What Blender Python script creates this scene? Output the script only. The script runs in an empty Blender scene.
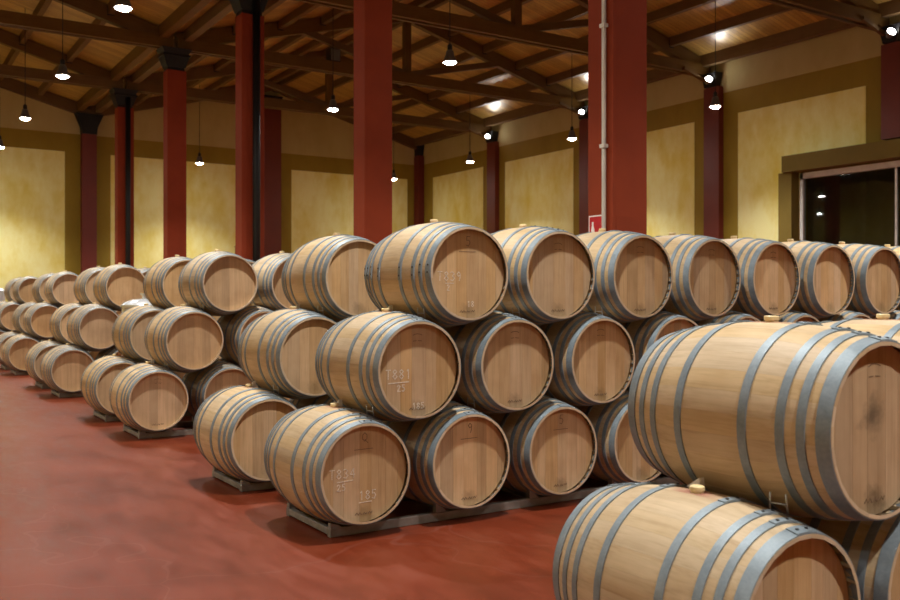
import bpy, bmesh, math, random
from mathutils import Vector, Matrix
random.seed(7)
PI = math.pi
scene = bpy.context.scene
COL = scene.collection

# ---------------------------------------------------------------- camera, world, exposure
HC = 1.385
TH = 0.5713
cam_d = bpy.data.cameras.new('camera')
cam = bpy.data.objects.new('camera', cam_d)
COL.objects.link(cam)
cam.location = (0, 0, HC)
cam.rotation_euler = (PI / 2, 0, -TH)
cam_d.sensor_width = 36.0
cam_d.lens = 908.9 / 900 * 36.0
cam_d.shift_y = -2.2 / 900
cam_d.clip_end = 200
cam_d.dof.use_dof = True
cam_d.dof.focus_distance = 5.4
cam_d.dof.aperture_fstop = 4.0
scene.camera = cam
wd = bpy.data.worlds.new('world')
scene.world = wd
wd.use_nodes = True
wd.node_tree.nodes['Background'].inputs[0].default_value = (0.9, 0.85, 0.75, 1)
wd.node_tree.nodes['Background'].inputs[1].default_value = 0.0
vs = scene.view_settings
vs.view_transform = 'Standard'
vs.look = 'None'
vs.gamma = 1
vs.use_curve_mapping = False
vs.exposure = 0.65
LAMP_STRENGTH = 150.0
LAMP_WATT = 480.0
LAMP_CONE = 124.0
LAMP_COLOR = (1.0, 0.975, 0.91)
FLOOD_LENS = 30.0
FLOOD_WATT = 40.0

# ---------------------------------------------------------------- materials
MATS = {}
def new_mat(name):
    m = bpy.data.materials.new(name)
    m.use_nodes = True
    nt = m.node_tree
    b = nt.nodes['Principled BSDF']
    MATS[name] = m
    return m, nt, b
def nd(nt, kind, **kw):
    n = nt.nodes.new(kind)
    for k, v in kw.items():
        setattr(n, k, v)
    return n
def link(nt, a, b):
    nt.links.new(a, b)
def ramp(nt, stops):
    r = nd(nt, 'ShaderNodeValToRGB')
    el = r.color_ramp.elements
    while len(el) < len(stops):
        el.new(0.5)
    for e, (p, c) in zip(el, stops):
        e.position = p
        e.color = (*c, 1)
    return r
def mix(nt, a, b, fac, mode='MIX'):
    n = nd(nt, 'ShaderNodeMix', data_type='RGBA', blend_type=mode)
    for sock, v in ((n.inputs[0], fac), (n.inputs[6], a), (n.inputs[7], b)):
        if hasattr(v, 'is_output'):
            link(nt, v, sock)
        elif isinstance(v, (int, float)):
            sock.default_value = v
        else:
            sock.default_value = (*v, 1)
    return n.outputs[2]
def math_n(nt, op, a, b=0.0, clamp=False):
    n = nd(nt, 'ShaderNodeMath', operation=op)
    n.use_clamp = clamp
    for i, v in enumerate((a, b)):
        if hasattr(v, 'is_output'):
            link(nt, v, n.inputs[i])
        else:
            n.inputs[i].default_value = v
    return n.outputs[0]
def noise(nt, vec, scale, detail=3, rough=0.55):
    n = nd(nt, 'ShaderNodeTexNoise')
    n.inputs['Scale'].default_value = scale
    n.inputs['Detail'].default_value = detail
    n.inputs['Roughness'].default_value = rough
    if vec is not None:
        link(nt, vec, n.inputs['Vector'])
    return n.outputs['Fac']
def obj_coord(nt, scale=(1, 1, 1), jitter=True):
    tc = nd(nt, 'ShaderNodeTexCoord')
    mp = nd(nt, 'ShaderNodeMapping')
    mp.inputs['Scale'].default_value = scale
    if jitter:
        oi = nd(nt, 'ShaderNodeObjectInfo')
        cm = nd(nt, 'ShaderNodeCombineXYZ')
        link(nt, math_n(nt, 'MULTIPLY', oi.outputs['Random'], 37.0), cm.inputs[0])
        link(nt, math_n(nt, 'MULTIPLY', oi.outputs['Random'], 91.0), cm.inputs[1])
        link(nt, math_n(nt, 'MULTIPLY', oi.outputs['Random'], 53.0), cm.inputs[2])
        ad = nd(nt, 'ShaderNodeVectorMath', operation='ADD')
        link(nt, tc.outputs['Object'], ad.inputs[0])
        link(nt, cm.outputs[0], ad.inputs[1])
        link(nt, ad.outputs[0], mp.inputs['Vector'])
    else:
        link(nt, tc.outputs['Object'], mp.inputs['Vector'])
    return mp.outputs[0], tc.outputs['Object']
def bump(nt, b, h, strength=0.2, dist=0.002):
    n = nd(nt, 'ShaderNodeBump')
    n.inputs['Strength'].default_value = strength
    n.inputs['Distance'].default_value = dist
    link(nt, h, n.inputs['Height'])
    link(nt, n.outputs[0], b.inputs['Normal'])

def plain(name, col, rough=0.5, metal=0.0, var=0.12, scale=6.0):
    m, nt, b = new_mat(name)
    v, _ = obj_coord(nt)
    n = noise(nt, v, scale)
    r = ramp(nt, [(0.3, tuple(c * (1 - var) for c in col)), (0.7, tuple(min(1, c * (1 + var)) for c in col))])
    link(nt, n, r.inputs[0])
    link(nt, r.outputs[0], b.inputs['Base Color'])
    b.inputs['Roughness'].default_value = rough
    b.inputs['Metallic'].default_value = metal
    return m

def oak(name, col, grain, strips=None, stain=None, rough=0.55, blot=0.24, band=None, spread=0.09):
    """oak with grain along one axis; each object varies a little; 'tint' shifts a whole barrel"""
    m, nt, b = new_mat(name)
    sc = {'Y': (38, 1.6, 38), 'Z': (34, 34, 1.4), 'X': (1.6, 34, 34)}[grain]
    v, raw = obj_coord(nt, sc)
    v2, _ = obj_coord(nt, (3, 3, 3))
    g = noise(nt, v, 1.0, 4, 0.6)
    g2 = noise(nt, v, 4.0, 2, 0.5)
    dark = tuple(c * f for c, f in zip(col, (0.80, 0.75, 0.68)))
    light = tuple(min(1, c * f) for c, f in zip(col, (1.14, 1.14, 1.15)))
    r = ramp(nt, [(0.25, dark), (0.5, col), (0.78, light)])
    gm = math_n(nt, 'ADD', math_n(nt, 'MULTIPLY', g, 0.75), math_n(nt, 'MULTIPLY', g2, 0.25))
    link(nt, gm, r.inputs[0])
    c = r.outputs[0]
    # broad weathering
    bl = noise(nt, v2, 1.3, 3, 0.6)
    br = ramp(nt, [(0.35, (0.74, 0.66, 0.56)), (0.62, (1, 1, 1))])
    link(nt, bl, br.inputs[0])
    c = mix(nt, c, br.outputs[0], blot * 2, 'MULTIPLY')
    hs = nd(nt, 'ShaderNodeHueSaturation')
    oi = nd(nt, 'ShaderNodeObjectInfo')
    val = math_n(nt, 'ADD', math_n(nt, 'MULTIPLY', oi.outputs['Random'], spread), 1.0 - spread / 2)
    at = nd(nt, 'ShaderNodeAttribute', attribute_type='OBJECT', attribute_name='tint')
    val = math_n(nt, 'MULTIPLY', val, math_n(nt, 'ADD', at.outputs['Fac'], 1.0))
    link(nt, val, hs.inputs['Value'])
    link(nt, math_n(nt, 'ADD', math_n(nt, 'MULTIPLY', math_n(nt, 'FRACT', math_n(nt, 'MULTIPLY', oi.outputs['Random'], 7.3)), 0.22), 0.88), hs.inputs['Saturation'])
    link(nt, c, hs.inputs['Color'])
    c = hs.outputs[0]
    if strips:            # narrow boards told apart only by tone (small far barrels)
        kind, n = strips
        sp = nd(nt, 'ShaderNodeSeparateXYZ')
        link(nt, raw, sp.inputs[0])
        if kind == 'round':
            a = math_n(nt, 'MULTIPLY', math_n(nt, 'ARCTAN2', sp.outputs[0], sp.outputs[2]), n / (2 * PI))
        else:
            a = math_n(nt, 'MULTIPLY', sp.outputs[0], n)
        fl = math_n(nt, 'FLOOR', a)
        wn = nd(nt, 'ShaderNodeTexWhiteNoise', noise_dimensions='2D')
        cx = nd(nt, 'ShaderNodeCombineXYZ')
        link(nt, fl, cx.inputs[0])
        link(nt, math_n(nt, 'MULTIPLY', oi.outputs['Random'], 40), cx.inputs[1])
        link(nt, cx.outputs[0], wn.inputs[0])
        f = math_n(nt, 'ADD', math_n(nt, 'MULTIPLY', wn.outputs[0], 0.3), 0.80)
        cc = nd(nt, 'ShaderNodeCombineXYZ')
        for i in range(3):
            link(nt, f, cc.inputs[i])
        c = mix(nt, c, cc.outputs[0], 1.0, 'MULTIPLY')
    if stain:             # (position, radius, colour, strength) in barrel coordinates
        for pos, rad, scol, amt in stain:
            ds = nd(nt, 'ShaderNodeVectorMath', operation='DISTANCE')
            link(nt, raw, ds.inputs[0])
            ds.inputs[1].default_value = pos
            nz = noise(nt, raw, 22, 3)
            dd = math_n(nt, 'ADD', math_n(nt, 'DIVIDE', ds.outputs['Value'], rad), math_n(nt, 'MULTIPLY', math_n(nt, 'SUBTRACT', nz, 0.5), 1.6))
            f = math_n(nt, 'MULTIPLY', math_n(nt, 'SUBTRACT', 1.0, dd, True), amt, True)
            c = mix(nt, c, scol, f)
    link(nt, c, b.inputs['Base Color'])
    b.inputs['Roughness'].default_value = rough
    b.inputs['Specular IOR Level'].default_value = 0.3
    bump(nt, b, gm, 0.25, 0.0015)
    return m

OAK = (0.62, 0.468, 0.285)
HEAD = (0.61, 0.405, 0.22)
RB, RH, HL = 0.3415, 0.2865, 0.425
def prof(y):
    return RB - (RB - RH) * (y / HL) ** 2
oak('stave_oak', OAK, 'Y')
oak('bung_stave_oak', OAK, 'Y', stain=[((0, 0, RB), 0.13, (0.26, 0.05, 0.045), 0.8)])
oak('barrel_oak', OAK, 'Y', strips=('round', 28))
oak('head_oak', HEAD, 'Z', spread=0.28, stain=[((0.0, -HL + 0.038, -0.25), 0.07, (0.07, 0.045, 0.02), 0.45)])
oak('head_oak_stained', (0.53, 0.35, 0.19), 'Z', spread=0.2, stain=[((-0.02, -HL + 0.038, 0.04), 0.075, (0.06, 0.045, 0.03), 0.75), ((0.0, -HL + 0.038, -0.25), 0.07, (0.07, 0.045, 0.02), 0.8)])
oak('head_far_oak', HEAD, 'Z', strips=('flat', 12))
oak('chime_oak', (0.67, 0.51, 0.34), 'X', blot=0.15)

def steel_mat():
    m, nt, b = new_mat('galvanised_steel')
    v, raw = obj_coord(nt)
    n = noise(nt, v, 14, 4)
    n2 = noise(nt, v, 90, 2)
    r = ramp(nt, [(0.3, (0.17, 0.215, 0.25)), (0.7, (0.29, 0.345, 0.39))])
    link(nt, math_n(nt, 'ADD', math_n(nt, 'MULTIPLY', n, 0.65), math_n(nt, 'MULTIPLY', n2, 0.35)), r.inputs[0])
    link(nt, r.outputs[0], b.inputs['Base Color'])
    b.inputs['Metallic'].default_value = 0.35
    rr = math_n(nt, 'ADD', math_n(nt, 'MULTIPLY', n, 0.2), 0.46)
    link(nt, rr, b.inputs['Roughness'])
steel_mat()
plain('rivet_iron', (0.035, 0.035, 0.04), 0.5, 0.4)
plain('silicone', (0.80, 0.65, 0.36), 0.4)
plain('wedge_plastic', (0.75, 0.73, 0.68), 0.35)
plain('wire_steel', (0.55, 0.56, 0.57), 0.3, 0.6)
plain('rack_steel', (0.27, 0.25, 0.225), 0.5, 0.3, 0.25, 9)
plain('chalk', (0.70, 0.60, 0.48), 0.9, 0, 0.3, 160)
plain('brand_burn', (0.20, 0.125, 0.07), 0.8, 0, 0.3, 120)
plain('red_paint', (0.255, 0.041, 0.015), 0.7, 0, 0.08, 2.5)
plain('pilaster_paint', (0.15, 0.022, 0.012), 0.5, 0, 0.08, 2.5)
MATS['red_paint'].node_tree.nodes['Principled BSDF'].inputs['Specular IOR Level'].default_value = 0.15
plain('black_iron', (0.012, 0.012, 0.013), 0.5, 0.3)
plain('white_pipe', (0.72, 0.70, 0.66), 0.4)
plain('aluminium', (0.68, 0.64, 0.60), 0.45, 0.2)
plain('sign_red', (0.50, 0.012, 0.022), 0.4)
plain('sign_white', (0.85, 0.80, 0.78), 0.4)
plain('stainless', (0.74, 0.76, 0.79), 0.25, 0.6, 0.06)
plain('white_plastic', (0.74, 0.78, 0.84), 0.45)
plain('brass', (0.35, 0.25, 0.09), 0.4, 0.7)
plain('dark_room', (0.22, 0.21, 0.15), 0.9)
plain('lamp_grey', (0.16, 0.16, 0.165), 0.4, 0.5)
oak('truss_timber', (0.135, 0.076, 0.022), 'X', rough=0.6, blot=0.2, spread=0.2)
oak('purlin_timber', (0.15, 0.086, 0.025), 'Y', rough=0.6, blot=0.2, spread=0.2)

def board_mat():
    m, nt, b = new_mat('roof_boards')
    tc = nd(nt, 'ShaderNodeTexCoord')
    sp = nd(nt, 'ShaderNodeSeparateXYZ')
    link(nt, tc.outputs['Object'], sp.inputs[0])
    x = math_n(nt, 'MULTIPLY', sp.outputs[1], 9.0)
    fr = math_n(nt, 'FRACT', x)
    fl = math_n(nt, 'FLOOR', x)
    wn = nd(nt, 'ShaderNodeTexWhiteNoise', noise_dimensions='1D')
    link(nt, fl, wn.inputs['W'])
    gap = math_n(nt, 'GREATER_THAN', fr, 0.06)
    mp = nd(nt, 'ShaderNodeMapping')
    mp.inputs['Scale'].default_value = (1.2, 30, 30)
    link(nt, tc.outputs['Object'], mp.inputs[0])
    g = noise(nt, mp.outputs[0], 1, 3)
    r = ramp(nt, [(0.3, (0.34, 0.215, 0.045)), (0.7, (0.52, 0.345, 0.08))])
    link(nt, math_n(nt, 'ADD', math_n(nt, 'MULTIPLY', g, 0.6), math_n(nt, 'MULTIPLY', wn.outputs[0], 0.4)), r.inputs[0])
    c = mix(nt, (0.08, 0.04, 0.02), r.outputs[0], gap)
    link(nt, c, b.inputs['Base Color'])
    b.inputs['Roughness'].default_value = 0.42
    bump(nt, b, gap, 0.4, 0.004)
board_mat()

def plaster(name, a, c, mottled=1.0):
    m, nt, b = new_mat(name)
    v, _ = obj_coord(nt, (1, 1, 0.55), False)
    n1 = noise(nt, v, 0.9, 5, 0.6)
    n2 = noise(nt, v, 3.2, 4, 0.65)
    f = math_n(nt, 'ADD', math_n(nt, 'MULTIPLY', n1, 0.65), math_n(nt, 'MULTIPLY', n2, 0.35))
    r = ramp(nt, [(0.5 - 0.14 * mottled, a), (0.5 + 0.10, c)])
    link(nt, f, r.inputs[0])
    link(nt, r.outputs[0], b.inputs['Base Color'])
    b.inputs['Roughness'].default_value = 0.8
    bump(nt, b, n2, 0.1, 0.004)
plaster('cream_plaster', (0.76, 0.60, 0.10), (0.88, 0.82, 0.38))
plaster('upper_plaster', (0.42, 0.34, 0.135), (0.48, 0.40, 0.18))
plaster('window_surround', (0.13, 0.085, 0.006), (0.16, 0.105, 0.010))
plaster('olive_paint', (0.25, 0.165, 0.010), (0.30, 0.205, 0.016))

def floor_mat():
    m, nt, b = new_mat('red_floor')
    v, _ = obj_coord(nt, (1, 1, 1), False)
    n1 = noise(nt, v, 0.55, 5, 0.6)
    mp = nd(nt, 'ShaderNodeMapping')
    mp.inputs['Scale'].default_value = (2.5, 0.8, 1)
    mp.inputs['Rotation'].default_value = (0, 0, 0.9)
    link(nt, v, mp.inputs[0])
    n2 = noise(nt, mp.outputs[0], 2.2, 6, 0.7)
    f = math_n(nt, 'ADD', math_n(nt, 'MULTIPLY', n1, 0.5), math_n(nt, 'MULTIPLY', n2, 0.5))
    r = ramp(nt, [(0.36, (0.110, 0.018, 0.006)), (0.52, (0.18, 0.030, 0.010)), (0.68, (0.23, 0.055, 0.028))])
    link(nt, f, r.inputs[0])
    # scuffs: thin pale curved scratches
    wv = nd(nt, 'ShaderNodeTexVoronoi', feature='DISTANCE_TO_EDGE')
    wv.inputs['Scale'].default_value = 0.55
    ds = nd(nt, 'ShaderNodeVectorMath', operation='ADD')
    nn = nd(nt, 'ShaderNodeTexNoise')
    nn.inputs['Scale'].default_value = 1.4
    link(nt, v, nn.inputs['Vector'])
    link(nt, v, ds.inputs[0])
    link(nt, nn.outputs['Color'], ds.inputs[1])
    link(nt, ds.outputs[0], wv.inputs['Vector'])
    line = math_n(nt, 'LESS_THAN', wv.outputs['Distance'], 0.004)
    line = math_n(nt, 'MULTIPLY', line, math_n(nt, 'MULTIPLY', n2, 0.45))
    c = mix(nt, r.outputs[0], (0.27, 0.11, 0.085), line)
    link(nt, c, b.inputs['Base Color'])
    rr = math_n(nt, 'ADD', math_n(nt, 'MULTIPLY', n2, 0.32), 0.22)
    link(nt, rr, b.inputs['Roughness'])
    b.inputs['Specular IOR Level'].default_value = 0.38
    bump(nt, b, n2, 0.06, 0.004)
floor_mat()

def emit(name, col, s):
    m, nt, b = new_mat(name)
    b.inputs['Base Color'].default_value = (0.9, 0.9, 0.9, 1)
    b.inputs['Emission Color'].default_value = (*col, 1)
    b.inputs['Emission Strength'].default_value = s
emit('lamp_glow', LAMP_COLOR, LAMP_STRENGTH)
emit('flood_glow', (1.0, 0.96, 0.92), FLOOD_LENS)
m, nt, b = new_mat('window_glass')
b.inputs['Base Color'].default_value = (0.55, 0.6, 0.55, 1)
b.inputs['Roughness'].default_value = 0.02
b.inputs['Transmission Weight'].default_value = 1.0
b.inputs['IOR'].default_value = 1.5

# ---------------------------------------------------------------- helpers
def me_from(verts, faces, mat, smooth=False):
    me = bpy.data.meshes.new('mesh')
    me.from_pydata(verts, [], faces)
    me.materials.append(MATS[mat])
    if smooth:
        me.polygons.foreach_set('use_smooth', [True] * len(me.polygons))
    me.update()
    return me
def put(name, me, parent=None, loc=(0, 0, 0), rot=(0, 0, 0)):
    o = bpy.data.objects.new(name, me)
    COL.objects.link(o)
    o.location = loc
    o.rotation_euler = rot
    if parent is not None:
        o.parent = parent
    return o
def tag(o, label=None, cat=None, group=None, kind=None):
    if label: o['label'] = label
    if cat: o['category'] = cat
    if group: o['group'] = group
    if kind: o['kind'] = kind
    return o
def thing(name, label, cat, loc=(0, 0, 0), group=None, rz=0):
    return tag(put(name, None, None, loc, (0, 0, rz)), label, cat, group)
BOXF = [(0, 3, 2, 1), (4, 5, 6, 7), (0, 1, 5, 4), (1, 2, 6, 5), (2, 3, 7, 6), (3, 0, 4, 7)]
def box_vf(x0, x1, y0, y1, z0, z1):
    return [(x0, y0, z0), (x1, y0, z0), (x1, y1, z0), (x0, y1, z0), (x0, y0, z1), (x1, y0, z1), (x1, y1, z1), (x0, y1, z1)], list(BOXF)
def box(name, b, mat, parent=None, bevel=0.0, loc=None):
    v, f = box_vf(*b)
    me = me_from(v, f, mat)
    if bevel:
        bm = bmesh.new(); bm.from_mesh(me)
        bmesh.ops.bevel(bm, geom=bm.edges[:], offset=bevel, segments=1, affect='EDGES')
        bm.to_mesh(me); bm.free()
    return put(name, me, parent, loc or (0, 0, 0))
def prism(name, poly, y0, y1, mat, parent=None, axis='Y'):
    """polygon in XZ (axis Y) or YZ (axis X) pushed from y0 to y1"""
    n = len(poly)
    if axis == 'Y':
        v = [(a, y0, c) for a, c in poly] + [(a, y1, c) for a, c in poly]
    else:
        v = [(y0, a, c) for a, c in poly] + [(y1, a, c) for a, c in poly]
    f = [tuple(range(n)), tuple(range(2 * n - 1, n - 1, -1))]
    f += [(i, i + n, (i + 1) % n + n, (i + 1) % n) for i in range(n)]
    me = me_from(v, f, mat)
    bm = bmesh.new(); bm.from_mesh(me); bmesh.ops.recalc_face_normals(bm, faces=bm.faces[:]); bm.to_mesh(me); bm.free()
    return put(name, me, parent)
def lathe_z(pts, seg, mat, smooth=True, sharp=None):
    v, f = [], []
    for r, z in pts:
        for k in range(seg):
            a = 2 * PI * k / seg
            v.append((r * math.cos(a), r * math.sin(a), z))
    for i in range(len(pts) - 1):
        for k in range(seg):
            k2 = (k + 1) % seg
            f.append((i * seg + k, i * seg + k2, (i + 1) * seg + k2, (i + 1) * seg + k))
    f.append(tuple(range(seg - 1, -1, -1)))
    f.append(tuple((len(pts) - 1) * seg + k for k in range(seg)))
    me = me_from(v, f, mat, False)
    if smooth:
        for p in me.polygons:
            p.use_smooth = len(p.vertices) == 4
        me.set_sharp_from_angle(angle=math.radians(40))
    return me
def tube_me(pts, r, mat, seg=6):
    v, f = [], []
    P = [Vector(p) for p in pts]
    for i, p in enumerate(P):
        d = (P[min(i + 1, len(P) - 1)] - P[max(i - 1, 0)]).normalized()
        u = d.cross(Vector((0, 0, 1)))
        if u.length < 1e-4: u = d.cross(Vector((1, 0, 0)))
        u.normalize(); w = d.cross(u)
        for k in range(seg):
            a = 2 * PI * k / seg
            v.append(tuple(p + r * (math.cos(a) * u + math.sin(a) * w)))
    for i in range(len(P) - 1):
        for k in range(seg):
            k2 = (k + 1) % seg
            f.append((i * seg + k, (i + 1) * seg + k, (i + 1) * seg + k2, i * seg + k2))
    f.append(tuple(range(seg))); f.append(tuple(range(len(v) - 1, len(v) - seg - 1, -1)))
    me = me_from(v, f, mat, True)
    return me
def beam(name, p, q, w, h, mat, parent=None):
    """timber from p to q; its local X runs along it (so grain does too)"""
    p, q = Vector(p), Vector(q)
    L = (q - p).length
    v, f = box_vf(0, L, -w / 2, w / 2, -h / 2, h / 2)
    o = put(name, me_from(v, f, mat), parent)
    d = (q - p).normalized()
    y = Vector((0, 0, 1)).cross(d)
    if y.length < 1e-4: y = Vector((0, 1, 0))
    y.normalize(); z = d.cross(y)
    M = Matrix((d, y, z)).transposed().to_4x4(); M.translation = p
    o.matrix_local = M
    return o
ORD = ['first', 'second', 'third', 'fourth', 'fifth', 'sixth', 'seventh', 'eighth', 'ninth', 'tenth']

# ---------------------------------------------------------------- the building
P = 4.36
YC = [5.80 + P * n for n in range(0, 5)]            # free column lines
YA, XB, XL, YF = 27.55, 16.45, -5.73, -7.0
XC = 5.36
EAVE, SL = 6.86, 0.265                              # underside of the roof boards at the eaves, slope
NAVES = [(XL, XC), (XC, XB)]
def roof_z(x):
    for a, b in NAVES:
        if a - 0.01 <= x <= b + 0.01:
            return EAVE + SL * min(x - a, b - x)
    return EAVE
fl = box('floor', (XL - 0.2, XB + 0.2, YF - 0.2, YA + 0.2, -0.2, 0), 'red_floor')
tag(fl, kind='structure')

# back wall with double gable
poly = [(XL, 0), (XB, 0), (XB, EAVE)]
poly += [((XB + XC) / 2, roof_z((XB + XC) / 2)), (XC, EAVE), ((XC + XL) / 2, roof_z((XC + XL) / 2)), (XL, EAVE)]
wa = prism('wall_back', poly, YA, YA + 0.2, 'olive_paint')
tag(wa, kind='structure')
PT, BT = 5.53, 6.05
def wall_panel(parent, name, b, mat):
    return box(name, b, mat, parent)
for x0, x1 in ((-5.1, -0.75), (0.15, 4.74), (5.98, 10.35), (11.6, 15.93)):
    wall_panel(wa, 'panel', (x0, x1, YA - 0.012, YA + 0.01, 0.75, PT), 'cream_plaster')
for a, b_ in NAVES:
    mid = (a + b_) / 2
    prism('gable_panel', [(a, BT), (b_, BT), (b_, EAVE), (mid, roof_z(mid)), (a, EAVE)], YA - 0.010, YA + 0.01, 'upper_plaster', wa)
for xm in (XC, (XC + XB) / 2, (XC + XL) / 2):
    if xm == XC:
        box('pilaster', (xm - 0.2, xm + 0.2, YA - 0.22, YA + 0.02, 0, 6.05), 'pilaster_paint', wa)
        prism('bracket', [(xm - 0.2, 6.05), (xm + 0.2, 6.05), (xm + 0.22, 6.25), (xm + 0.38, 6.62), (xm - 0.38, 6.62), (xm - 0.22, 6.25)], YA - 0.27, YA - 0.01, 'black_iron', wa)
    else:
        box('pilaster', (xm - 0.29, xm + 0.29, YA - 0.14, YA + 0.02, 0, 7.42), 'pilaster_paint', wa)
        prism('bracket', [(xm - 0.2, 7.42), (xm + 0.2, 7.42), (xm + 0.3, 7.8), (xm - 0.3, 7.8)], YA - 0.27, YA - 0.01, 'black_iron', wa)

# right wall with the glazed opening
WY0, WY1, WZ0, WZ1 = 6.2, 12.0, 0.95, 3.98
def wall_bits(parent, bits, mat):
    v, f = [], []
    for b in bits:
        a, c = box_vf(*b)
        f += [tuple(i + len(v) for i in q) for q in c]
        v += a
    return me_from(v, f, mat)
wb = put('wall_right', wall_bits(None, [(XB, XB + 0.2, YF, WY0, 0, EAVE), (XB, XB + 0.2, WY1, YA, 0, EAVE), (XB, XB + 0.2, WY0, WY1, 0, WZ0), (XB, XB + 0.2, WY0, WY1, WZ1, EAVE)], 'olive_paint'))
tag(wb, kind='structure')
PY = [27.35] + [YC[n] for n in (4, 3, 2, 1, 0)]
for n in range(5):
    ya, yb = PY[n] - 0.69 if n == 0 else PY[n] - 0.78, PY[n + 1] + 0.40
    if n < 3:
        box('panel', (XB - 0.012, XB + 0.01, yb, ya, 0.75, PT), 'cream_plaster', wb)
# panel above and beside the glazed opening
box('panel', (XB - 0.012, XB + 0.01, 10.55, 13.64, WZ1 + 0.02, PT), 'cream_plaster', wb)
box('panel', (XB - 0.012, XB + 0.01, WY1 + 0.02, 13.64, 0.75, WZ1 + 0.02), 'cream_plaster', wb)
box('panel', (XB - 0.012, XB + 0.01, 6.3, 9.4, WZ1 + 0.02, PT), 'cream_plaster', wb)
box('panel', (XB - 0.012, XB + 0.01, 1.9, 5.0, 0.75, PT), 'cream_plaster', wb)
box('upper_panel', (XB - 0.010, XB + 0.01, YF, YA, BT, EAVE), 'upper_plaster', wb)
for y in [q - 0.24 for q in PY[1:]]:
    z0 = 4.4 if WY0 - 0.3 < y < WY1 + 0.3 else 0
    box('pilaster', (XB - 0.16, XB + 0.02, y - 0.22, y + 0.22, z0, 6.2), 'pilaster_paint', wb)
    prism('bracket', [(y - 0.14, 6.2), (y + 0.14, 6.2), (y + 0.22, 6.52), (y - 0.22, 6.52)], XB - 0.24, XB - 0.02, 'black_iron', wb, 'X')
box('pilaster', (XB - 0.25, XB - 0.012, YA - 0.3, YA - 0.01, 0, 6.35), 'pilaster_paint', wb)
prism('bracket', [(YA - 0.25, 6.35), (YA - 0.05, 6.35), (YA - 0.02, 6.75), (YA - 0.34, 6.75)], XB - 0.25, XB - 0.02, 'black_iron', wb, 'X')

win = box('window_1', (XB - 0.34, XB - 0.012, WY0 - 0.45, WY1 + 0.24, WZ1 + 0.02, WZ1 + 0.36), 'window_surround')
tag(win, kind='structure')
box('jamb', (XB - 0.26, XB - 0.012, WY1 + 0.06, WY1 + 0.38, 0, WZ1 + 0.02), 'window_surround', win)
box('jamb', (XB - 0.26, XB - 0.012, WY0 - 0.54, WY0 - 0.06, 0, WZ1 + 0.02), 'window_surround', win)
for b in ((WY0, WY1, WZ1 - 0.12, WZ1), (WY0, WY1, WZ0, WZ0 + 0.08), (WY1 - 0.07, WY1, WZ0, WZ1), (WY0, WY0 + 0.07, WZ0, WZ1)):
    box('frame', (XB - 0.06, XB + 0.05, *b), 'aluminium', win)
box('mullion', (XB - 0.03, XB + 0.03, 9.9, 9.94, WZ0 + 0.08, WZ1 - 0.12), 'aluminium', win)
box('pane', (XB - 0.006, XB + 0.006, 9.94, WY1 - 0.07, WZ0 + 0.08, WZ1 - 0.12), 'window_glass', win)
box('pane', (XB - 0.006, XB + 0.006, WY0 + 0.07, 9.9, WZ0 + 0.08, WZ1 - 0.12), 'window_glass', win)
v, f = box_vf(XB + 0.2, XB + 3.2, WY0 - 0.6, WY1 + 0.6, 0, 4.4)
dr = put('wall_side_room', me_from(v, [q[::-1] for i, q in enumerate(f) if i != 5], 'dark_room'))
tag(dr, kind='structure')
wl = box('wall_left', (XL - 0.2, XL, YF, YA, 0, EAVE), 'cream_plaster'); tag(wl, kind='structure')
poly2 = [(x, z) for x, z in poly]
wf = prism('wall_front', poly2, YF - 0.2, YF, 'cream_plaster'); tag(wf, kind='structure')

# roof slopes with purlins
for a, b_ in NAVES:
    mid = (a + b_) / 2
    for side in (-1, 1):
        xe = a if side < 0 else b_
        zr = EAVE + SL * (mid - a)
        me = me_from([(xe, YF, EAVE), (mid, YF, zr), (mid, YA + 0.2, zr), (xe, YA + 0.2, EAVE),
                      (xe, YF, EAVE + 0.12), (mid, YF, zr + 0.12), (mid, YA + 0.2, zr + 0.12), (xe, YA + 0.2, EAVE + 0.12)],
                     list(BOXF), 'roof_boards')
        c = put('ceiling', me); tag(c, kind='structure')
        for k in range(6):
            x = xe + (mid - xe) * (0.045 + k * 0.185)
            z = EAVE + SL * abs(x - xe)
            hh, ww = (0.24, 0.16) if k == 0 else (0.19, 0.11)
            v, f = box_vf(x - ww / 2, x + ww / 2, YF, YA, z - hh, z + 0.02)
            put('purlin', me_from(v, f, 'purlin_timber'), c)
        beam('end_rafter', (xe, YA - 0.1, EAVE - 0.17), (mid, YA - 0.1, zr - 0.17), 0.16, 0.32, 'truss_timber', c)

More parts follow.
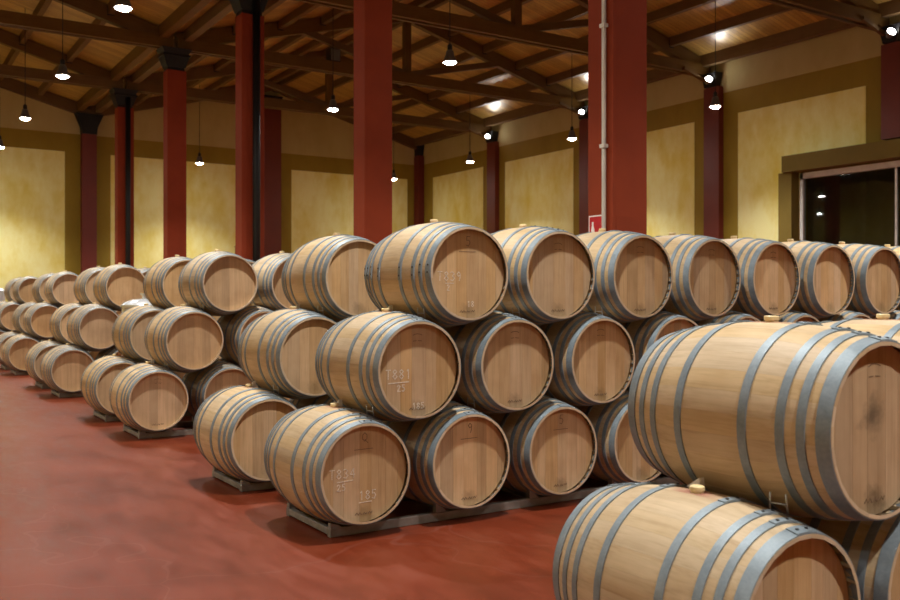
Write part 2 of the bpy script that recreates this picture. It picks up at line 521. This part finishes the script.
# trusses
NAVE_NAME = ['left nave', 'right nave']
TY = YC
for ti, y in enumerate(TY):
    for ni, (a, b_) in enumerate(NAVES):
        mid = (a + b_) / 2
        rank = ORD[len(TY) - ti - 1]
        t = thing('roof_truss', f'brown timber king post truss over the {NAVE_NAME[ni]}, {rank} from the back wall', 'truss', (mid, y, 6.5), 'timber roof trusses')
        zc = 0.13
        hw = (b_ - a) / 2
        for s in (-1, 1):
            beam('bottom_chord', (-hw + 0.05, s * 0.085, zc), (hw - 0.05, s * 0.085, zc), 0.08, 0.24, 'truss_timber', t)
        for s in (-1, 1):
            zt = EAVE - 6.5 - 0.17
            beam('rafter', (s * (hw - 0.05), 0, zt), (0, 0, zt + SL * hw), 0.15, 0.30, 'truss_timber', t)
            beam('strut', (s * 0.1, 0, zc + 0.12), (s * hw * 0.48, 0, zt + SL * hw * 0.52 - 0.1), 0.12, 0.14, 'truss_timber', t)
        beam('king_post', (0, 0, zc - 0.05), (0, 0, EAVE - 6.5 + SL * hw - 0.2), 0.14, 0.17, 'truss_timber', t)
        for s in (-1, 1):
            for k in range(1, 5):
                xx = s * (hw * (1 - 0.045 - k * 0.185))
                zz = EAVE - 6.5 + SL * (hw - abs(xx))
                box('purlin_hanger', (xx - 0.065, xx + 0.065, -0.085, 0.085, zz - 0.215, zz - 0.03), 'black_iron', t)
        if ni == 1:
            beam('knee_brace', (hw - 0.26, -0.14, -0.13), (hw - 0.95, -0.14, 0.06), 0.07, 0.07, 'truss_timber', t)

# flood lights on the right wall, under the truss ends
for k, y in enumerate(YC[1:]):
    rank = ORD[3 - k]
    t = thing('flood_light', f'small white floodlight aimed at the roof on the right wall, {rank} from the back wall', 'floodlight', (XB - 0.36, y - 0.34, 6.33), 'floodlights on the right wall')
    d = Vector((-0.55, -1.1, 0.75)).normalized()
    h = put('housing', lathe_z([(0.045, -0.10), (0.085, -0.02), (0.09, 0.03), (0.08, 0.03), (0.075, 0.015)], 12, 'lamp_grey'), t)
    q = d.to_track_quat('Z', 'Y')
    h.rotation_euler = q.to_euler()
    le = put('lens', lathe_z([(0.078, 0.0), (0.07, 0.03), (0.04, 0.045)], 12, 'flood_glow'), h)
    le.location = (0, 0, 0.018)
    put('arm', tube_me([(0.0, 0, 0), (0.18, 0.06, -0.08)], 0.015, 'black_iron'), t)
    ld = bpy.data.lights.new('flood_beam', 'SPOT')
    ld.energy = FLOOD_WATT; ld.spot_size = math.radians(50); ld.spot_blend = 1.0; ld.shadow_soft_size = 0.04
    ld.color = (1, 0.95, 0.88)
    lo = bpy.data.objects.new('flood_beam', ld); COL.objects.link(lo); lo.parent = t
    lo.location = d * 0.1
    lo.rotation_euler = (-d).to_track_quat('Z', 'Y').to_euler()

# free-standing columns on the valley line
CAP_ME = None
def capital(parent):
    box('capital', (-0.17, 0.17, -0.15, 0.15, 6.02, 6.14), 'black_iron', parent)
    me = me_from([(-0.19, -0.16, 6.12), (0.19, -0.16, 6.12), (0.19, 0.16, 6.12), (-0.19, 0.16, 6.12),
                  (-0.27, -0.21, 6.36), (0.27, -0.21, 6.36), (0.27, 0.21, 6.36), (-0.27, 0.21, 6.36)], list(BOXF), 'black_iron')
    put('capital_flare', me, parent)
    box('capital_ring', (-0.28, 0.28, -0.22, 0.22, 6.34, 6.38), 'black_iron', parent)
    me = me_from([(-0.24, -0.19, 6.38), (0.24, -0.19, 6.38), (0.24, 0.19, 6.38), (-0.24, 0.19, 6.38),
                  (-0.31, -0.23, 6.5), (0.31, -0.23, 6.5), (0.31, 0.23, 6.5), (-0.31, 0.23, 6.5)], list(BOXF), 'black_iron')
    put('capital_top', me, parent)
CDESC = ['thick red steel column with a white conduit and a small red sign', 'plain red steel column right behind the front centre barrels',
         'red steel column with a black downpipe, wide, left of centre', 'plain red steel column between the two columns with black downpipes',
         'slim far red steel column with a black downpipe near the back wall']
for n, y in enumerate(YC):
    t = thing('column', CDESC[n], 'column', (XC, y - (0.07 if n == 0 else 0), 0), 'red steel columns of the valley line')
    box('shaft', (-0.18, 0.21, -0.155, 0.155, 0.02, 6.06), 'red_paint', t, 0.006)
    box('base_plate', (-0.24, 0.24, -0.2, 0.2, 0, 0.025), 'red_paint', t)
    capital(t)
    if n == 0:
        box('cladding_panel', (-0.15, 0.17, -0.162, -0.15, 0.1, 2.06), 'red_paint', t)
        box('cover_strip', (-0.185, -0.155, -0.163, -0.15, 0.1, 6.0), 'red_paint', t)
    if n in (2, 4):
        put('downpipe', tube_me([(0.055, -0.2, 0.03), (0.055, -0.2, 6.3)], 0.062, 'black_iron', 12), t)
    if n == 0:
        cd = tag(put('conduit', tube_me([(0, 0, 0.0), (0, 0, 6.0)], 0.019, 'white_pipe', 8), None, (XC - 0.202, y - 0.14, 0.03)),
                 'thin white vertical conduit pipe on the thick red column', 'pipe')
        for z in (2.6, 3.6, 4.6, 5.6):
            box('clip', (-0.026, 0.022, -0.028, 0.028, z, z + 0.03), 'white_pipe', cd)
        sx = XC - 0.181
        sg = thing('fire_sign', 'small red and white fire extinguisher sign on the thick red column', 'sign', (sx, y - 0.03, 1.79))
        box('plate', (-0.006, 0, -0.095, 0.095, 0, 0.29), 'sign_white', sg)
        box('red_field', (-0.009, -0.006, -0.082, 0.082, 0.012, 0.278), 'sign_red', sg)
        prism('extinguisher_pictogram', [(0.018, 0.03), (0.058, 0.03), (0.058, 0.17), (0.05, 0.2), (0.05, 0.235), (0.03, 0.235), (0.03, 0.2), (0.018, 0.17)], -0.012, -0.009, 'sign_white', sg, 'X')
        prism('flame_pictogram', [(-0.065, 0.04), (-0.025, 0.03), (-0.01, 0.07), (-0.02, 0.11), (-0.035, 0.16), (-0.045, 0.11), (-0.055, 0.13), (-0.07, 0.08)], -0.012, -0.009, 'sign_white', sg, 'X')

# pendant lamps
LX = [-3.2, 2.84, 7.93, 14.2]
LXN = ['far left', 'left nave aisle', 'valley', 'right wall']
LY = [5.80 + P * (n + 0.5) for n in range(-2, 5)]
LZ = 5.18
shade_me = lathe_z([(0.04, 0.20), (0.06, 0.185), (0.075, 0.11), (0.10, 0.05), (0.117, 0.0), (0.113, 0.0), (0.097, 0.045), (0.07, 0.07)][::-1], 20, 'lamp_grey')
lens_me = lathe_z([(0.03, -0.032), (0.065, -0.024), (0.092, 0.0), (0.095, 0.03)], 14, 'lamp_glow')
cap_me = lathe_z([(0.03, 0.19), (0.04, 0.21), (0.04, 0.28), (0.012, 0.31)], 10, 'black_iron')
for xi, x in enumerate(LX):
    for k, y in enumerate(LY):
        rank = ORD[len(LY) - 1 - k]
        t = thing('pendant_lamp', f'round grey pendant lamp hanging in the {LXN[xi]} line, {rank} from the back wall', 'lamp', (x, y, LZ), 'hanging pendant lamps')
        put('shade', shade_me, t); put('lens', lens_me, t); put('socket', cap_me, t)
        put('cable', tube_me([(0, 0, 0.30), (0, 0, roof_z(x) - LZ)], 0.008, 'black_iron', 5), t)
        ld = bpy.data.lights.new('lamp_light', 'SPOT')
        ld.energy = LAMP_WATT; ld.spot_size = math.radians(LAMP_CONE); ld.spot_blend = 1.0; ld.shadow_soft_size = 0.09
        ld.color = LAMP_COLOR
        lo = bpy.data.objects.new('lamp_light', ld); COL.objects.link(lo); lo.parent = t
        lo.location = (0, 0, -0.14)

# ---------------------------------------------------------------- barrels
NST = 28
def stave_mesh(mat):
    v, f, nrm = [], [], []
    ns, na = 7, 3
    ha = PI / NST - 0.0006
    th = 0.020
    outer, inner = [], []
    ys = [-HL + 2 * HL * i / ns for i in range(ns + 1)]
    for y in ys:
        r = prof(y)
        sl = -2 * (RB - RH) * y / HL ** 2
        row = []
        for k in range(na):
            a = -ha + 2 * ha * k / (na - 1)
            row.append(len(v)); v.append((r * math.sin(a), y, r * math.cos(a)))
            nn = Vector((math.sin(a), -sl, math.cos(a))).normalized(); nrm.append(tuple(nn))
        outer.append(row)
    nout = len(v)
    for y in ys:
        r = prof(y) - (0.012 if abs(y) > HL - 1e-4 else th)
        row = []
        for a in (-ha, ha):
            row.append(len(v)); v.append((r * math.sin(a), y, r * math.cos(a)))
        inner.append(row)
    for i in range(ns):
        for k in range(na - 1):
            f.append((outer[i][k], outer[i][k + 1], outer[i + 1][k + 1], outer[i + 1][k])[::-1])
    no = len(f)
    for i in range(ns):
        f.append((outer[i][0], outer[i + 1][0], inner[i + 1][0], inner[i][0])[::-1])
        f.append((outer[i][-1], inner[i][-1], inner[i + 1][-1], outer[i + 1][-1])[::-1])
    f.append(tuple(outer[0] + inner[0][::-1]))
    f.append(tuple((outer[-1] + inner[-1][::-1])[::-1]))
    me = me_from(v, f, mat)
    bm = bmesh.new(); bm.from_mesh(me); bmesh.ops.recalc_face_normals(bm, faces=bm.faces[:]); bm.to_mesh(me); bm.free()
    me.polygons.foreach_set('use_smooth', [True] * len(me.polygons))
    ln = []
    for p in me.polygons:
        so = all(i < nout for i in p.vertices)
        for li in p.loop_indices:
            vi = me.loops[li].vertex_index
            ln.append(nrm[vi] if so else tuple(p.normal))
    me.normals_split_custom_set(ln)
    return me
STAVE = stave_mesh('stave_oak')
BUNG_STAVE = stave_mesh('bung_stave_oak')
STAVE.materials.append(MATS['chime_oak']); BUNG_STAVE.materials.append(MATS['chime_oak'])
for me in (STAVE, BUNG_STAVE):
    for p in me.polygons:
        if abs(p.normal.y) > 0.9: p.material_index = 1

def ring(prof_pts, seg, mat, closed=True):
    """lathe about Y of (r, y) points"""
    v, f = [], []
    n = len(prof_pts)
    for k in range(seg):
        a = 2 * PI * k / seg
        for r, y in prof_pts:
            v.append((r * math.sin(a), y, r * math.cos(a)))
    for k in range(seg):
        k2 = (k + 1) % seg
        for i in range(n if closed else n - 1):
            j = (i + 1) % n
            f.append((k * n + i, k * n + j, k2 * n + j, k2 * n + i))
    me = me_from(v, f, mat, True)
    bm = bmesh.new(); bm.from_mesh(me); bmesh.ops.recalc_face_normals(bm, faces=bm.faces[:]); bm.to_mesh(me); bm.free()
    me.set_sharp_from_angle(angle=math.radians(35))
    return me
HOOPS = [(0.380, 0.4235), (0.321, 0.348), (0.254, 0.282), (0.121, 0.152)]   # front ones are mirrored
TK = 0.0035
def hoop_mesh(y0, y1, seg, lap=True):
    pts = [(prof(y0) - 0.001, y0), (prof(y1) - 0.001, y1), (prof(y1) + TK, y1), ((prof(y0) + prof(y1)) / 2 + TK + 0.0005, (y0 + y1) / 2), (prof(y0) + TK, y0)]
    me = ring(pts, seg, 'galvanised_steel')
    if lap:
        bm = bmesh.new(); bm.from_mesh(me)
        vs_ = []
        for r_off, (ya, yb) in ((TK, (y0, y1)), (TK * 2.1, (y0 + 0.0015, y1 - 0.0015))):
            for k in range(5):
                a = -0.16 + 0.32 * k / 4
                for y in (ya, yb):
                    vs_.append(bm.verts.new(((prof(y) + r_off) * math.sin(a), y, (prof(y) + r_off) * math.cos(a))))
        g = lambda l, k, s: vs_[l * 10 + k * 2 + s]
        fs = []
        for k in range(4):
            fs.append(bm.faces.new((g(1, k, 0), g(1, k, 1), g(1, k + 1, 1), g(1, k + 1, 0))))
            for s in (0, 1):
                fs.append(bm.faces.new((g(0, k, s), g(1, k, s), g(1, k + 1, s), g(0, k + 1, s))))
        for k in (0, 4):
            fs.append(bm.faces.new((g(0, k, 0), g(0, k, 1), g(1, k, 1), g(1, k, 0))))
        bmesh.ops.recalc_face_normals(bm, faces=fs)
        bm.to_mesh(me); bm.free()
    return me
HOOP_HI = [hoop_mesh(a, b, 72) for a, b in HOOPS]
HOOP_LO = [hoop_mesh(a, b, 36, False) for a, b in HOOPS]
RIVET = lathe_z([(0.0062, -0.001), (0.0062, 0.0025), (0.004, 0.0038)], 8, 'rivet_iron')
BUNG = lathe_z([(0.022, -0.01), (0.023, 0.004), (0.026, 0.006), (0.026, 0.018), (0.023, 0.021)], 14, 'silicone')

# heads: planks clipped by the circle
HR, HY, HT = 0.2815, -HL + 0.038, 0.022
def plank_mesh(x0, x1, mat):
    g = 0.0004
    x0 += g; x1 -= g
    n = 5
    xs = [x0 + (x1 - x0) * i / (n - 1) for i in range(n)]
    hz = lambda x: math.sqrt(max(0.0, HR * HR - min(abs(x), HR) ** 2))
    poly_ = [(x, hz(x)) for x in xs] + [(x, -hz(x)) for x in reversed(xs)]
    out = []
    for p_ in poly_:
        if not out or (abs(p_[0] - out[-1][0]) + abs(p_[1] - out[-1][1])) > 1e-5:
            out.append(p_)
    if abs(out[0][0] - out[-1][0]) + abs(out[0][1] - out[-1][1]) < 1e-5: out.pop()
    n = len(out)
    v = [(a, HY, c) for a, c in out] + [(a, HY + HT, c) for a, c in out]
    f = [tuple(range(n)), tuple(range(2 * n - 1, n - 1, -1))]
    f += [(i, i + n, (i + 1) % n + n, (i + 1) % n) for i in range(n)]
    me = me_from(v, f, mat)
    bm = bmesh.new(); bm.from_mesh(me); bmesh.ops.recalc_face_normals(bm, faces=bm.faces[:]); bm.to_mesh(me); bm.free()
    return me
def head_set(widths, mat):
    tot = sum(widths); x = -HR; res = []
    for w in widths:
        x2 = x + 2 * HR * w / tot
        res.append(plank_mesh(x, x2, mat)); x = x2
    return res
WID = [[1.0, 1.3, 1.1, 1.4, 1.0, 1.2, 0.9], [1.2, 0.9, 1.4, 1.0, 1.3, 1.1, 0.8], [0.9, 1.1, 1.0, 1.2, 1.3, 0.9, 1.1, 1.0]]
HEADS = [head_set(w, 'head_oak') for w in WID]
HEADS_ST = head_set(WID[0], 'head_oak_stained')
seg = 40
HEAD_DISC = me_from([(HR * math.cos(2 * PI * k / seg), HY, HR * math.sin(2 * PI * k / seg)) for k in range(seg)] + [(HR * math.cos(2 * PI * k / seg), HY + HT, HR * math.sin(2 * PI * k / seg)) for k in range(seg)],
                    [tuple(range(seg)), tuple(range(2 * seg - 1, seg - 1, -1))] + [(k, k + seg, (k + 1) % seg + seg, (k + 1) % seg) for k in range(seg)], 'head_far_oak')
_ys = [-HL + 2 * HL * i / 12 for i in range(13)]
BODY_LO = ring([(prof(y), y) for y in _ys] + [(prof(HL) - 0.012, HL), (0.281, HL - 0.06), (0.281, -HL + 0.06), (prof(HL) - 0.012, -HL)], 40, 'barrel_oak')
BODY_LO.materials.append(MATS['chime_oak'])
for p in BODY_LO.polygons:
    if abs(p.normal.y) > 0.9: p.material_index = 1

# hand lettering as chalk strokes (unit cell 0..1 wide, 0..1.4 tall)
GL = {
    'T': [[(0, 1.4), (1, 1.4)], [(0.5, 1.4), (0.45, 0)]],
    '8': [[(0.5, 0.75), (0.1, 1.1), (0.5, 1.4), (0.9, 1.1), (0.5, 0.75), (0.05, 0.35), (0.5, 0), (0.95, 0.35), (0.5, 0.75)]],
    '3': [[(0.05, 1.3), (0.5, 1.4), (0.9, 1.1), (0.45, 0.75), (0.95, 0.4), (0.5, 0), (0.05, 0.15)]],
    '1': [[(0.3, 1.15), (0.6, 1.4), (0.6, 0)]],
    '2': [[(0.05, 1.1), (0.45, 1.4), (0.9, 1.1), (0.1, 0.05), (1, 0.05)]],
    '4': [[(0.75, 0), (0.75, 1.4), (0.05, 0.5), (1, 0.5)]],
    '5': [[(0.9, 1.4), (0.2, 1.4), (0.15, 0.85), (0.6, 0.9), (0.9, 0.5), (0.55, 0.02), (0.05, 0.15)]],
    '9': [[(0.85, 0.95), (0.45, 0.7), (0.12, 1.05), (0.5, 1.4), (0.85, 1.1), (0.8, 0.4), (0.6, 0)]],
    'Q': [[(0.5, 1.4), (0.1, 1.1), (0.05, 0.6), (0.45, 0.25), (0.9, 0.6), (0.9, 1.1), (0.5, 1.4)], [(0.5, 0.5), (1.1, 0)]],
    '-': [[(0, 0.7), (1, 0.7)]],
    '~': [[(0, 0.5), (0.2, 0.8), (0.35, 0.4), (0.5, 0.8), (0.65, 0.45), (0.8, 0.75), (1, 0.5)]],
}
def strokes(lines, w, mat, parent, name):
    """lines: list of (polyline [(x,z)...]) on the head face"""
    v, f = [], []
    y0, y1 = HY - 0.0012, HY + 0.001
    for pl in lines:
        for (ax, az), (bx, bz) in zip(pl[:-1], pl[1:]):
            d = Vector((bx - ax, bz - az)); L = d.length
            if L < 1e-6: continue
            d /= L; n = Vector((-d.y, d.x)) * w / 2; e = d * w * 0.3
            q = [(ax - e.x + n.x, az - e.y + n.y), (bx + e.x + n.x, bz + e.y + n.y), (bx + e.x - n.x, bz + e.y - n.y), (ax - e.x - n.x, az - e.y - n.y)]
            i = len(v)
            v += [(a, y0, c) for a, c in q] + [(a, y1, c) for a, c in q]
            f += [(i, i + 3, i + 2, i + 1), (i, i + 1, i + 5, i + 4), (i + 1, i + 2, i + 6, i + 5), (i + 2, i + 3, i + 7, i + 6), (i + 3, i, i + 4, i + 7)]
    me = me_from(v, f, mat)
    bm = bmesh.new(); bm.from_mesh(me); bmesh.ops.recalc_face_normals(bm, faces=bm.faces[:]); bm.to_mesh(me); bm.free()
    return put(name, me, parent, (0, 0, RB))
def write(txt, x, z, h, gap=0.35):
    s = h / 1.4; out = []
    for ch in txt:
        if ch != ' ':
            for pl in GL[ch]:
                out.append([(x + a * s * 0.8, z + c * s) for a, c in pl])
        x += s * (0.8 + gap)
    return out

TIER = ['bottom', 'middle', 'top']
X0, PX = 2.41, 0.7298
ZT = [HC - 1.0065, HC - 0.4278, HC + 0.149]
XO = [0.0, 0.3553, 0.7155]
def row_y(j):
    # row 0 is the front centre row; rows come in pairs with an aisle between pairs
    n, k = divmod(j, 2)
    return 4.63 + P * n + 1.47 * k
def row_phrase(j):
    if j == -1: return 'the nearest row at the right foreground'
    if j == 0: return 'the front centre row'
    return f'{ORD[j - 1]} row behind the front centre row'
def barrel(i, j, k, detail, dx=0, dy=0, dz=0, label=None, lap=0.06, heads=None, rivets=False):
    x, y, z = X0 + XO[k] + PX * i + dx, row_y(j) + HL + dy, ZT[k] + dz
    lab = label or f'oak wine barrel, {ORD[i]} from the aisle, {TIER[k]} tier, {row_phrase(j)}'
    t = thing('wine_barrel', lab, 'barrel', (x, y, z - RB), 'wine barrels in ' + row_phrase(j))
    r = random.Random(i * 101 + j * 17 + k * 5 + 3)
    tint = r.uniform(-0.13, 0.06)
    t.rotation_euler = (0, 0, r.uniform(-0.012, 0.012))
    t.location.y += r.uniform(-0.008, 0.008) if j > 0 or i > 0 else 0
    parts = []
    L = (0, 0, RB)
    if detail:
        for s in range(NST):
            parts.append(put('stave', BUNG_STAVE if s == 0 else STAVE, t, L, (0, 2 * PI * s / NST, 0)))
        hs = heads or HEADS[r.randrange(3)]
        for me in hs:
            parts.append(put('head_plank', me, t, L))
    else:
        parts.append(put('body', BODY_LO, t, L))
        parts.append(put('head', HEAD_DISC, t, L))
    parts.append(put('back_head', HEAD_DISC, t, L, (0, 0, PI)))
    for h, me in enumerate(HOOP_HI if detail else HOOP_LO):
        for back in (0, 1):
            rot = (0, lap, 0) if back else (0, 0, PI)
            # front hoops: turned end for end, then the lap rotated about the axis
            o = put('hoop', me, t, L)
            o.rotation_euler = (0, lap + r.uniform(-0.03, 0.03), 0 if back else PI)
            if not back:
                o.rotation_euler = (Matrix.Rotation(lap + r.uniform(-0.03, 0.03), 3, 'Y') @ Matrix.Rotation(PI, 3, 'Z')).to_euler()
            parts.append(o)
            if rivets:
                ya = (HOOPS[h][0] + HOOPS[h][1]) / 2
                rr = prof(ya) + TK * 2
                for a in (-0.075, 0.075):
                    put('rivet', RIVET, o, (rr * math.sin(a), ya, rr * math.cos(a)), (0, a, 0))
    put('bung', BUNG, t, (0, 0, 2 * RB))
    for p in parts:
        p['tint'] = tint
    return t

# which barrels are built: the nearest row is two tiers high
B = {}
for i in range(4):
    for k in (0, 1):
        lb = None
        if i == 0: lb = 'large close oak barrel lying on top at the right edge, dark stain on its head' if k else 'close oak barrel at the bottom right corner, riveted hoop ends and yellow bung on top'
        dx, dy = ((-0.012, -0.002), (0.012, -0.012))[k] if i == 0 else (0, 0)
        B[(i, -1, k)] = t = barrel(i, -1, k, i < 2, dx, dy, 0, lb, heads=HEADS_ST if (i, k) == (0, 1) else None, rivets=i == 0)
        if (i, k) == (0, 1): t.scale = (1, 1.04, 1)
for i in range(9):
    for k in range(3):
        lb = {(0, 0): 'front centre bottom oak barrel nearest the aisle, chalk marks on its head',
              (0, 1): 'front centre middle oak barrel nearest the aisle, clear white chalk code on its head',
              (0, 2): 'front centre top oak barrel nearest the aisle, hoop rivets on its left side'}.get((i, k))
        B[(i, 0, k)] = barrel(i, 0, k, i < 7, label=lb, rivets=i < 2, lap=-1.5 if (i, k) == (0, 2) else 0.06)
for j in range(1, 10):
    for i in range(8 if j == 1 else (4 if j == 2 else 3)):
        for k in range(3):
            B[(i, j, k)] = barrel(i, j, k, j == 1 and i == 0)

# chalk codes and burnt marks on the heads
def chalk(key, lines, w=0.0055):
    strokes(lines, w, 'chalk', B[key], 'chalk_mark')
FOOT = [[(-0.055 + 0.01 * q, -0.232 + (0.006 if q % 2 else -0.006)) for q in range(5)], [(-0.005 + 0.009 * q, -0.234 + (0.007 if q % 2 else -0.005)) for q in range(4)], [(0.03 + 0.008 * q, -0.231 + (0.005 if q % 2 else -0.006)) for q in range(4)]]
ARCH = [[(0.045 * math.cos(a * PI / 8), 0.185 + 0.028 * math.sin(a * PI / 8)) for a in range(2, 7)], [(-0.03, 0.17), (-0.008, 0.172)], [(0.004, 0.172), (0.03, 0.17)]]
def burn(key, lines, w=0.005):
    strokes(lines, w, 'brand_burn', B[key], 'brand_mark')
chalk((0, 0, 1), write('T881', -0.215, -0.05, 0.054) + [[(-0.20, -0.075), (-0.06, -0.07)]] + write('25', -0.14, -0.125, 0.038) + write('185', -0.035, -0.235, 0.036), 0.0062)
chalk((0, 0, 0), write('T834', -0.215, -0.02, 0.052) + [[(-0.17, -0.04), (-0.07, -0.035)]] + write('25', -0.17, -0.09, 0.038) + write('185', -0.03, -0.155, 0.05) + [[(-0.03, -0.17), (0.05, -0.168)]], 0.005)
chalk((0, 0, 2), write('T839', -0.215, -0.045, 0.055) + [[(-0.16, -0.06), (-0.1, -0.06)]] + write('2', -0.15, -0.105, 0.035) + write('18', 0.0, -0.205, 0.035), 0.0045)
for key, ch in (((0, 0, 0), 'Q'), ((1, 0, 0), '9'), ((2, 0, 0), '5'), ((0, 0, 2), '5')):
    burn(key, write(ch, -0.01, 0.17, 0.06) + [[(-0.06, 0.135), (0.06, 0.137)]] + FOOT, 0.0035)
for key in ((1, 0, 1), (0, 0, 1), (1, 0, 2), (2, 0, 1), (2, 0, 2), (3, 0, 2), (4, 0, 2), (0, 2, 0), (0, -1, 1)):
    burn(key, ARCH + FOOT, 0.0035)

# wire spacers and plastic wedges caught between stacked barrels
def spacer(p, rz, label, s=1.0):
    t = thing('wire_spacer', label, 'spacer', p, 'wire spacers between stacked barrels', rz)
    for sx in (-1, 1):
        put('post', tube_me([(sx * 0.03 * s, 0.004, -0.03 * s), (sx * 0.026 * s, -0.004, 0.035 * s)], 0.0034, 'wire_steel', 6), t)
    put('rung', tube_me([(-0.028 * s, 0, 0.0), (0.028 * s, 0, 0.0)], 0.0034, 'wire_steel', 6), t)
def wedge(p, rz, label):
    poly_ = [(-0.035, -0.004), (0.03, 0.0), (-0.03, 0.04)]
    o = prism('plastic_wedge', poly_, -0.012, 0.012, 'wedge_plastic')
    o.location = p; o.rotation_euler = (0, 0, rz)
    tag(o, label, 'wedge', 'plastic wedges beside the bungs')
for (i, j, k) in [(0, -1, 0), (0, 0, 0), (0, 0, 1), (1, 0, 1), (2, 0, 1), (1, 0, 0), (0, 1, 0), (0, 1, 1), (0, 2, 0), (0, 2, 1)]:
    lo, up = B[(i, j, k)], B[(i, j, k + 1)]
    yy = lo.location.y - 0.24
    rr = prof(0.24)
    a = 0.37
    lx, lz = lo.location.x, lo.location.z + RB
    rs = {-1: 'right foreground', 0: 'front centre row', 1: 'row behind the front centre', 2: 'third row along the aisle'}[j]
    where = f'{ORD[i]} from aisle, {TIER[k]} tier, {rs}'
    spacer((lx + rr * math.sin(a), yy, lz + rr * math.cos(a) + 0.03), -PI / 2 + 0.25, f'wire spacer on barrel {where}')
    if i == 0:
        wedge((lx + 0.055, lo.location.y + 0.06, lz + RB - 0.002), PI / 2, f'white plastic wedge on barrel {where}')

# ---------------------------------------------------------------- barrel racks
for j in range(-1, 10):
    n = 4 if j == -1 else 9 if j == 0 else 8 if j == 1 else 4 if j == 2 else 3
    yc = row_y(j) + HL
    x0 = X0 - 0.16 + (-0.03 if j == -1 else 0)
    ln = PX * (n - 1) + 0.32
    t = thing('barrel_rack', f'low grey steel barrel rack under {row_phrase(j)}', 'rack', (x0, yc, 0), 'low steel barrel racks')
    HB = 0.055
    for nm, y in (('front_beam', -0.28), ('back_beam', 0.33)):
        box(nm, (0, ln, y, y + 0.045, 0, HB), 'rack_steel', t, 0.004)
    for q in range(0, n, 2):
        xx = 0 if q == 0 else q * PX + 0.1
        box('cross_bar', (xx, xx + 0.04, -0.235, 0.33, 0.012, HB - 0.004), 'rack_steel', t, 0.003)
    for q in range(n):
        bx = X0 - x0 + q * PX + (-0.03 if j == -1 and q == 0 else 0)
        for y in (-0.28, 0.33):
            for s in (-1, 1):
                if s < 0 and q == 0:
                    pl = [(bx - 0.155, HB), (bx - 0.09, HB), (bx - 0.10, HB + 0.012), (bx - 0.155, HB + 0.028)]
                else:
                    pl = [(bx + s * 0.09, HB), (bx + s * 0.17, HB), (bx + s * 0.17, HB + 0.05), (bx + s * 0.155, HB + 0.05)]
                prism('chock', pl, y + 0.005, y + 0.04, 'rack_steel', t)

# ---------------------------------------------------------------- small things in the background
t = thing('steel_tank', 'small stainless steel tank with a domed lid in the aisle between barrel rows', 'tank', (3.10, 12.3, 0.11))
put('body', lathe_z([(0.27, 0.25), (0.285, 0.28), (0.285, 1.12), (0.27, 1.15)], 28, 'stainless'), t)
put('lid', lathe_z([(0.30, 1.15), (0.30, 1.18), (0.25, 1.22), (0.14, 1.255), (0.05, 1.265)], 28, 'stainless'), t)
put('valve', lathe_z([(0.03, 1.25), (0.03, 1.31), (0.055, 1.315), (0.055, 1.335)], 12, 'stainless'), t)
for a in range(3):
    an = a * 2 * PI / 3 + 0.4
    put('leg', tube_me([(0.2 * math.cos(an), 0.2 * math.sin(an), -0.11), (0.2 * math.cos(an), 0.2 * math.sin(an), 0.27)], 0.018, 'stainless', 8), t)
t = thing('plastic_tank', 'white plastic tank behind the last barrel row at the far left', 'tank', (2.45, 25.7, 0))
box('body', (-0.5, 0.5, -0.5, 0.5, 0.14, 1.62), 'white_plastic', t, 0.06)
put('cap', lathe_z([(0.11, 1.61), (0.11, 1.67), (0.10, 1.68)], 16, 'white_plastic'), t)
box('pallet', (-0.55, 0.55, -0.55, 0.55, 0, 0.14), 'rack_steel', t, 0.01)
t = thing('wall_tap', 'small brass tap fixed to the yellow back wall', 'tap', (9.72, YA - 0.012, 2.85))
put('pipe', tube_me([(0, -0.02, -0.2), (0, -0.02, 0.15)], 0.02, 'brass', 8), t)
put('spout', tube_me([(0, -0.02, 0.06), (-0.03, -0.1, 0.06), (-0.03, -0.13, 0.0)], 0.02, 'brass', 8), t)
put('handle', tube_me([(-0.06, -0.06, 0.13), (0.05, -0.06, 0.13)], 0.014, 'brass', 6), t)
t = thing('loudspeaker', 'small black loudspeaker box on a roof truss left of the plain red column', 'speaker', (8.97, 18.88, 6.752))
box('cabinet', (-0.13, 0.13, -0.12, 0.12, 0, 0.3), 'black_iron', t, 0.01)
box('grille', (-0.11, 0.11, -0.13, -0.12, 0.02, 0.28), 'lamp_grey', t)
box('bracket', (-0.05, 0.05, -0.1, 0.1, -0.004, 0.012), 'black_iron', t)
